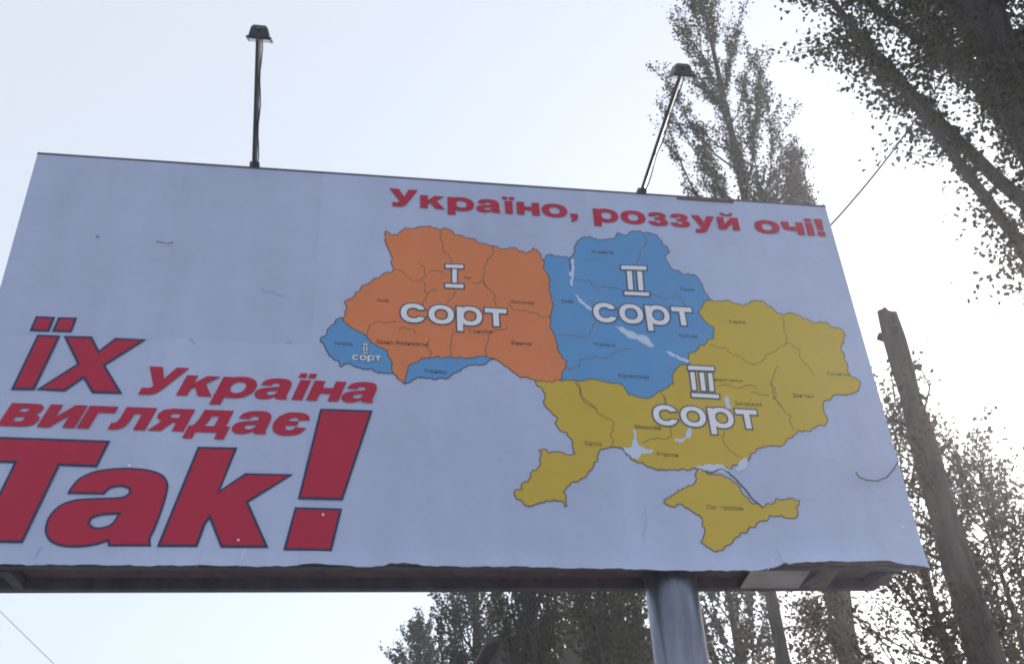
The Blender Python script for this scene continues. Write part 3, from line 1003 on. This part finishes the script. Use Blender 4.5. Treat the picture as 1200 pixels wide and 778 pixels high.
# ------------------------------------------------------------------ trees
def leaf_mesh(name, P, size, rs, parent, m, droop=0.4, hexa=False):
    """many small folded leaves around the points P, as one crown mesh"""
    n = len(P)
    a = rs.normal(size=(n, 3))
    a[:, 2] -= droop
    a /= np.linalg.norm(a, axis=1)[:, None]
    b = np.cross(a, rs.normal(size=(n, 3)))
    b /= np.linalg.norm(b, axis=1)[:, None] + 1e-9
    c = np.cross(a, b)
    L = (size * rs.uniform(0.6, 1.25, n))[:, None]
    Wd = L * rs.uniform(0.36, 0.5, n)[:, None]
    if hexa:
        v = np.stack([P - a * L * 0.45, P - a * L * 0.30 + b * Wd * 0.85 + c * L * 0.06, P + b * Wd * 0.85 + c * L * 0.08, P + a * L * 0.55,
                      P - b * Wd * 0.85 + c * L * 0.08, P - a * L * 0.30 - b * Wd * 0.85 + c * L * 0.06], 1)
    else:
        v = np.stack([P - a * L * 0.5, P - a * L * 0.08 + b * Wd + c * L * 0.10, P + a * L * 0.5, P - a * L * 0.08 - b * Wd + c * L * 0.10], 1)
    q = v.shape[1]
    me = bpy.data.meshes.new(name)
    me.vertices.add(n * q)
    me.vertices.foreach_set('co', v.reshape(-1))
    me.loops.add(n * q)
    me.loops.foreach_set('vertex_index', np.arange(n * q, dtype=np.int32))
    me.polygons.add(n)
    me.polygons.foreach_set('loop_start', np.arange(0, n * q, q, dtype=np.int32))
    me.update(calc_edges=True)
    o = link(name, me, parent, [m])
    o['kind'] = 'stuff'
    return o


def poplar(label, base, H, r0, z0, radius, nlimb, nleaf, leaf, seed, m=M_LEAF, cat='tree', group='tall poplars behind the billboard',
           twigs=9, spread=0.16, rise=0.30, trunk_n=14, bark=M_BARK, name='poplar_tree', top=0.93, powr=0.55, lean=(0, 0), twl=0.75, hexa=False, tn=0.24):
    """a columnar tree: straight stem, steep limbs, twigs and leaves that follow them"""
    rs = np.random.RandomState(seed)
    t = thing(name, label, cat, (base[0], base[1], -0.01), group)
    bx, by = base[0], base[1]
    ph = rs.uniform(0, 6.28, 4)

    def axis(z):
        k = z / H
        return np.array([bx + lean[0] * k + 0.012 * H * 0.3 * math.sin(3 * k + ph[0]) * k, by + lean[1] * k + 0.012 * H * 0.3 * math.sin(4 * k + ph[1]) * k, z])
    mbt = MB()
    zs = [-0.15, 0.0, 0.25, 0.7] + list(np.linspace(1.5, H, 14))
    mbt.tube([axis(max(z, -0.15)) for z in zs],
             [r0 * (1.35 if z < 0.1 else 1.12 if z < 0.5 else 1) * max(0.03, (1 - max(z, 0) / H)) ** 0.8 for z in zs], n=trunk_n)
    mbt.build('trunk', bark, t)
    mbl = MB()
    pts, wts = [], []
    for i in range(nlimb):
        f = (i + rs.uniform(0, 1)) / nlimb
        zz = z0 + (H * top - z0) * f
        az = i * 2.399 + rs.uniform(-0.5, 0.5)
        Rm = radius * (math.sin(math.pi * (0.12 + 0.80 * f)) ** 0.7) * rs.uniform(0.55, 1.12)
        if f > 0.75:
            Rm *= (1 - f) / 0.25 * 0.75 + 0.25
        L = max(0.9, (H - zz) * rise * rs.uniform(0.75, 1.25) + 0.5)
        L = min(L, H * 1.02 - zz + 0.3)
        A = axis(zz)
        P = []
        wob = rs.normal(size=2) * 0.06 * L
        for k in range(7):
            s = k / 6
            r = Rm * s ** powr
            P.append(A + np.array([math.cos(az) * r + wob[0] * s * (1 - s) * 2, math.sin(az) * r + wob[1] * s * (1 - s) * 2, L * s]))
        rl = max(0.012, r0 * (1 - zz / H) * rs.uniform(0.28, 0.42))
        mbl.tube(P, [rl * (1 - 0.88 * k / 6) for k in range(7)], n=5, cap=False)
        nt_ = int(twigs * max(1, L / 2.2))
        for q in range(nt_):
            s = rs.uniform(0.12, 1.0)
            k = min(5, int(s * 6))
            u = s * 6 - k
            o = P[k] * (1 - u) + P[k + 1] * u
            d = (P[k + 1] - P[k])
            d = d / np.linalg.norm(d)
            d = d + rs.normal(size=3) * tn + np.array([math.cos(az), math.sin(az), 0.3]) * 0.12
            d = d / np.linalg.norm(d)
            tl = rs.uniform(0.4, 1.0) * min(twl, L * 0.45 + 0.2)
            e = o + d * tl
            mid = (o + e) / 2 + rs.normal(size=3) * 0.04
            mbl.tube([o, mid, e], [0.011, 0.007, 0.003], n=3, cap=False)
            pts.append((o, mid, e))
            wts.append(tl * rs.uniform(0.3, 1.7))
    mbl.build('branches', bark, t)
    wts = np.array(wts)
    wts /= wts.sum()
    idx = rs.choice(len(pts), nleaf, p=wts)
    A_ = np.array([p[0] for p in pts])[idx]
    B_ = np.array([p[1] for p in pts])[idx]
    C_ = np.array([p[2] for p in pts])[idx]
    s = rs.uniform(0.1, 1.08, nleaf)[:, None]
    P = A_ * (1 - s) ** 2 + B_ * 2 * s * (1 - s) + C_ * s ** 2 + rs.normal(size=(nleaf, 3)) * spread * (0.5 + 0.5 * s)
    leaf_mesh('crown', P, leaf, rs, t, m, hexa=hexa)
    return t


def ground_at(u, v, dist):
    p = at_dist(u, v, dist)
    return (p.x, p.y)


# big near poplar filling the upper right
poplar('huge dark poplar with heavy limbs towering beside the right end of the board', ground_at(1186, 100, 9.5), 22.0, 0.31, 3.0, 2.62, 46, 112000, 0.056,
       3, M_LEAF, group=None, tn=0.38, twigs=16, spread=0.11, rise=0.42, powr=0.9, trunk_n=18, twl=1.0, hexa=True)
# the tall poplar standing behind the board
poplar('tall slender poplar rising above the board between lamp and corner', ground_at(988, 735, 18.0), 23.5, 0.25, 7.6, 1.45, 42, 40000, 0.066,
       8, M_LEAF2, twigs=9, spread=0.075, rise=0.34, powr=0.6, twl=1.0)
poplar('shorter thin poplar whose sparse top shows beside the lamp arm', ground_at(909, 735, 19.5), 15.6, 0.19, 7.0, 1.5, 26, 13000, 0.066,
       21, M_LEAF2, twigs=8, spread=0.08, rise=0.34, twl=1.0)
lt = at_dist(938, 168, 19.0)
lb = ground_at(957, 775, 19.0)
poplar('thin leaning poplar whose pointed tip clears the board near its corner', lb, lt.z + 0.3, 0.10, 9.5, 0.36, 40, 11000, 0.065,
       31, M_LEAF2, twigs=8, spread=0.08, rise=0.3, lean=(lt.x - lb[0], lt.y - lb[1]))
# row seen under the board
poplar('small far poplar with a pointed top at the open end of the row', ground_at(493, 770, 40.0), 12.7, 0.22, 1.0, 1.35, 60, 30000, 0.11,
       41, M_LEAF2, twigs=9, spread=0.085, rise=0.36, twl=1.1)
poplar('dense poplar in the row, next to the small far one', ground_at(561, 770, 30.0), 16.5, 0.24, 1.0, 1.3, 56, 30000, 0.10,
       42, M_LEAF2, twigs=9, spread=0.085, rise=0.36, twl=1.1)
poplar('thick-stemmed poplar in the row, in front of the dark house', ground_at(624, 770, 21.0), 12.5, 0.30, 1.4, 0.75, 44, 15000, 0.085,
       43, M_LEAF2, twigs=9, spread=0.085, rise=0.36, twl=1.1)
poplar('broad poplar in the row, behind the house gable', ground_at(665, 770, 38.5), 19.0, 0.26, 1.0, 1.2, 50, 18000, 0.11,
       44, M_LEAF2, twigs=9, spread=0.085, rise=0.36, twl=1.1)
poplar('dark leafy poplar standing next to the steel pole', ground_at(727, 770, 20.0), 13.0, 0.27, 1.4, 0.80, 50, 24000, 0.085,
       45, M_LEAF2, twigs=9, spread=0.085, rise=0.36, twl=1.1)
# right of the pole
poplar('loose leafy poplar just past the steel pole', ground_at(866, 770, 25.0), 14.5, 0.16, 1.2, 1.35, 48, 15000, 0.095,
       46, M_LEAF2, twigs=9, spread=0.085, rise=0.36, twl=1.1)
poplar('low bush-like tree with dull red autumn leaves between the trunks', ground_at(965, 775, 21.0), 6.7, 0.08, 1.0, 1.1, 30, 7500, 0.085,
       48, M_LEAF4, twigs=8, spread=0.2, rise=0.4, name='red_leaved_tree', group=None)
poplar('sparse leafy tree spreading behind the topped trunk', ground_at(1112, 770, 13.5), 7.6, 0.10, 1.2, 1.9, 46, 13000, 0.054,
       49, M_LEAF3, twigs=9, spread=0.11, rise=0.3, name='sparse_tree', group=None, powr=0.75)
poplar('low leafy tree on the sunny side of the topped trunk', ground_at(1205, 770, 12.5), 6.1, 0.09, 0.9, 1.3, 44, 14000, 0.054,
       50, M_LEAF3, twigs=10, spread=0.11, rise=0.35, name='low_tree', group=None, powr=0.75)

# the topped trunk
pb = ground_at(1150, 770, 8.6)
pt = at_dist(1037, 368, 8.6)
stump = thing('topped_tree', 'bare topped tree trunk with sparse shoots beside the board', 'tree', (pb[0], pb[1], -0.01))
rs = np.random.RandomState(5)
mb = MB()
pts_, rad_ = [], []
for k in range(22):
    s = k / 21
    z = -0.15 + (pt.z + 0.15) * s
    pts_.append((pb[0] + (pt.x - pb[0]) * s + 0.03 * math.sin(7 * s), pb[1] + (pt.y - pb[1]) * s + 0.03 * math.sin(5 * s + 1), z))
    rad_.append((0.235 * (1 - s) + 0.083 * s) * (1 + 0.05 * rs.normal()) * (1.3 if k == 0 else 1))
rad_[-1] *= 1.12
rad_[-2] *= 1.3
rad_[-3] *= 1.12
mb.tube(pts_, [r * 0.88 for r in rad_], n=28)
rj = random.Random(9)
ph_ = [rj.uniform(0, 6.28) for _ in range(12)]
for i_, p in enumerate(mb.v):                 # fluted, knobbly bark and an uneven saw cut
    k = min(21, (i_ // 28))
    c = pts_[k] if i_ < 22 * 28 else (pts_[0] if i_ < 23 * 28 else pts_[-1])
    a_ = math.atan2(p[1] - c[1], p[0] - c[0])
    f_ = 1 + 0.07 * math.sin(5 * a_ + ph_[0] + 0.5 * p[2]) + 0.04 * math.sin(9 * a_ + ph_[1] - 0.9 * p[2]) + 0.05 * math.sin(3.1 * p[2] + ph_[2] + 2 * a_)
    z_ = p[2] + (0.035 * math.sin(2 * a_ + 1) + 0.02 * math.sin(5 * a_) if abs(p[2] - pts_[-1][2]) < 0.02 else 0)
    mb.v[i_] = (c[0] + (p[0] - c[0]) * f_, c[1] + (p[1] - c[1]) * f_, z_)
for a in (0.4, 2.6, 4.4):                    # cut limb stubs at the head
    c = Vector(pts_[-2])
    mb.tube([c, c + Vector((math.cos(a) * 0.13, math.sin(a) * 0.13, 0.09))], [0.05, 0.04], n=7)
for k in range(11):                          # knots and broken stubs down the stem
    i_ = rj.randrange(5, 20)
    a = rj.uniform(0, 6.28)
    c = Vector(pts_[i_])
    d = Vector((math.cos(a), math.sin(a), rj.uniform(0.2, 0.8)))
    mb.tube([c, c + d * rad_[i_] * 0.9, c + d * (rad_[i_] * 0.9 + rj.uniform(0.03, 0.12))], [0.045, 0.036, 0.02], n=7)
mb.build('trunk', M_BARK2, stump)
mbl = MB()
lp = []
for k in range(46):
    s = rs.uniform(0.25, 0.93)
    i = int(s * 21)
    o = np.array(pts_[i])
    az = rs.uniform(0, 6.28)
    L = rs.uniform(0.35, 1.3) * (1.25 - 0.75 * s)
    e = o + np.array([math.cos(az) * L * 0.75, math.sin(az) * L * 0.75, L * rs.uniform(0.3, 1.0)])
    m_ = (o + e) / 2 + rs.normal(size=3) * 0.05 + np.array([math.cos(az) * .1, math.sin(az) * .1, -0.05])
    mbl.tube([o, m_, e], [0.014, 0.008, 0.003], n=4, cap=False)
    for q in range(int(38 * L)):
        t = rs.uniform(0.35, 1.05)
        lp.append(o * (1 - t) ** 2 + m_ * 2 * t * (1 - t) + e * t * t + rs.normal(size=3) * 0.09)
mbl.build('branches', M_BARK2, stump)
leaf_mesh('crown', np.array(lp), 0.052, rs, stump, M_LEAF3, hexa=True)

# ------------------------------------------------------------------ house behind the row
hc = at_dist(676, 717, 27.0)
hx, hy, hz = hc.x, hc.y, hc.z
house = thing('house', 'dark low-gabled house half hidden behind the poplar row', 'house', (hx, hy, -0.01))
mb = MB()
EW, slope = 2.2, 0.33
ez = hz - EW * slope
mb.add([(hx - EW, hy, -0.05), (hx + EW, hy, -0.05), (hx + EW, hy, ez), (hx, hy, hz - 0.12), (hx - EW, hy, ez),
        (hx - EW, hy + 8, -0.05), (hx + EW, hy + 8, -0.05), (hx + EW, hy + 8, ez), (hx, hy + 8, hz - 0.12), (hx - EW, hy + 8, ez)],
       [(0, 1, 2, 3, 4), (9, 8, 7, 6, 5), (1, 6, 7, 2), (0, 4, 9, 5)])
mb.build('wall', M_WALL, house)
mb = MB()
for s in (-1, 1):
    a, b = (hx, hz), (hx + s * (EW + 0.45), hz - (EW + 0.45) * slope)
    v = [(p[0], y, p[1] + dz) for y in (hy - 0.4, hy + 8.4) for p in (a, b) for dz in (-0.08, 0.06)]
    f = [(0, 1, 3, 2), (4, 6, 7, 5), (0, 4, 5, 1), (2, 3, 7, 6), (1, 5, 7, 3), (0, 2, 6, 4)]
    mb.add(v, f)
mb.build('roof', M_ROOF, house)
for wx in (-1.25, 1.25):
    for wz in (1.0, 3.7):
        mb = MB()
        mb.box(hx + wx - 0.62, hx + wx + 0.62, hy - 0.05, hy - 0.003, wz, wz + 1.4)
        w = mb.build('window', M_FRAME, house)
        for s in (-1, 1):
            mb = MB()
            mb.box(hx + wx + s * 0.29 - 0.25, hx + wx + s * 0.29 + 0.25, hy - 0.055, hy - 0.052, wz + 0.08, wz + 1.32)
            mb.build('pane', M_PANE, w)

# ------------------------------------------------------------------ cables
p0 = Vector((6.0, 0.30, board(969, 257, 0.30)[1]))
q = board(969, 257, 0.3)
p0 = Vector((5.985, 0.46, ZB + 2.86))
p1 = at_dist(1110, 83, 8.9)
mb = MB()
pp = []
for k in range(17):
    s = k / 16
    p = p0.lerp(p1, s)
    p.z -= 0.10 * 4 * s * (1 - s)
    pp.append(p)
mb.tube(pp, 0.009, n=6)
o = mb.build('power_cable', M_WIRE)
o['label'] = 'thin grey cable running from the board corner up into the huge poplar'
o['category'] = 'cable'

for (a, b, d) in (((-160, 560), (150, 862), 26.0),):
    u0, u1 = at_dist(*a, d), at_dist(*b, d)
    mb = MB()
    pp = []
    for k in range(17):
        s = k / 16
        p = u0.lerp(u1, s)
        pp.append(p)
    mb.tube(pp, 0.008, n=5)
    o = mb.build('guy_wire', M_GALV)
    o['label'] = 'faint slanting wire crossing the pale sky below the board'
    o['category'] = 'wire'

# ------------------------------------------------------------------ haze added round the place to lift the darks like veiling glare
hz_m = bpy.data.materials.new('glare_haze')
hz_m.use_nodes = True
t_ = hz_m.node_tree
t_.nodes.clear()
pv = t_.nodes.new('ShaderNodeVolumePrincipled')
pv.inputs['Color'].default_value = (0.93, 0.93, 1.0, 1)
pv.inputs['Density'].default_value = 0.0024
pv.inputs['Anisotropy'].default_value = 0.72
ot = t_.nodes.new('ShaderNodeOutputMaterial')
t_.links.new(pv.outputs[0], ot.inputs['Volume'])
mb = MB()
mb.box(-905, 905, -905, 905, -1.6, 27.0)
hz_o = mb.build('added_haze', hz_m)
hz_o['kind'] = 'stuff'
hz_o['label'] = 'added pale bluish haze lifting the darks around the trees and the board'
hz_o['category'] = 'added_haze'
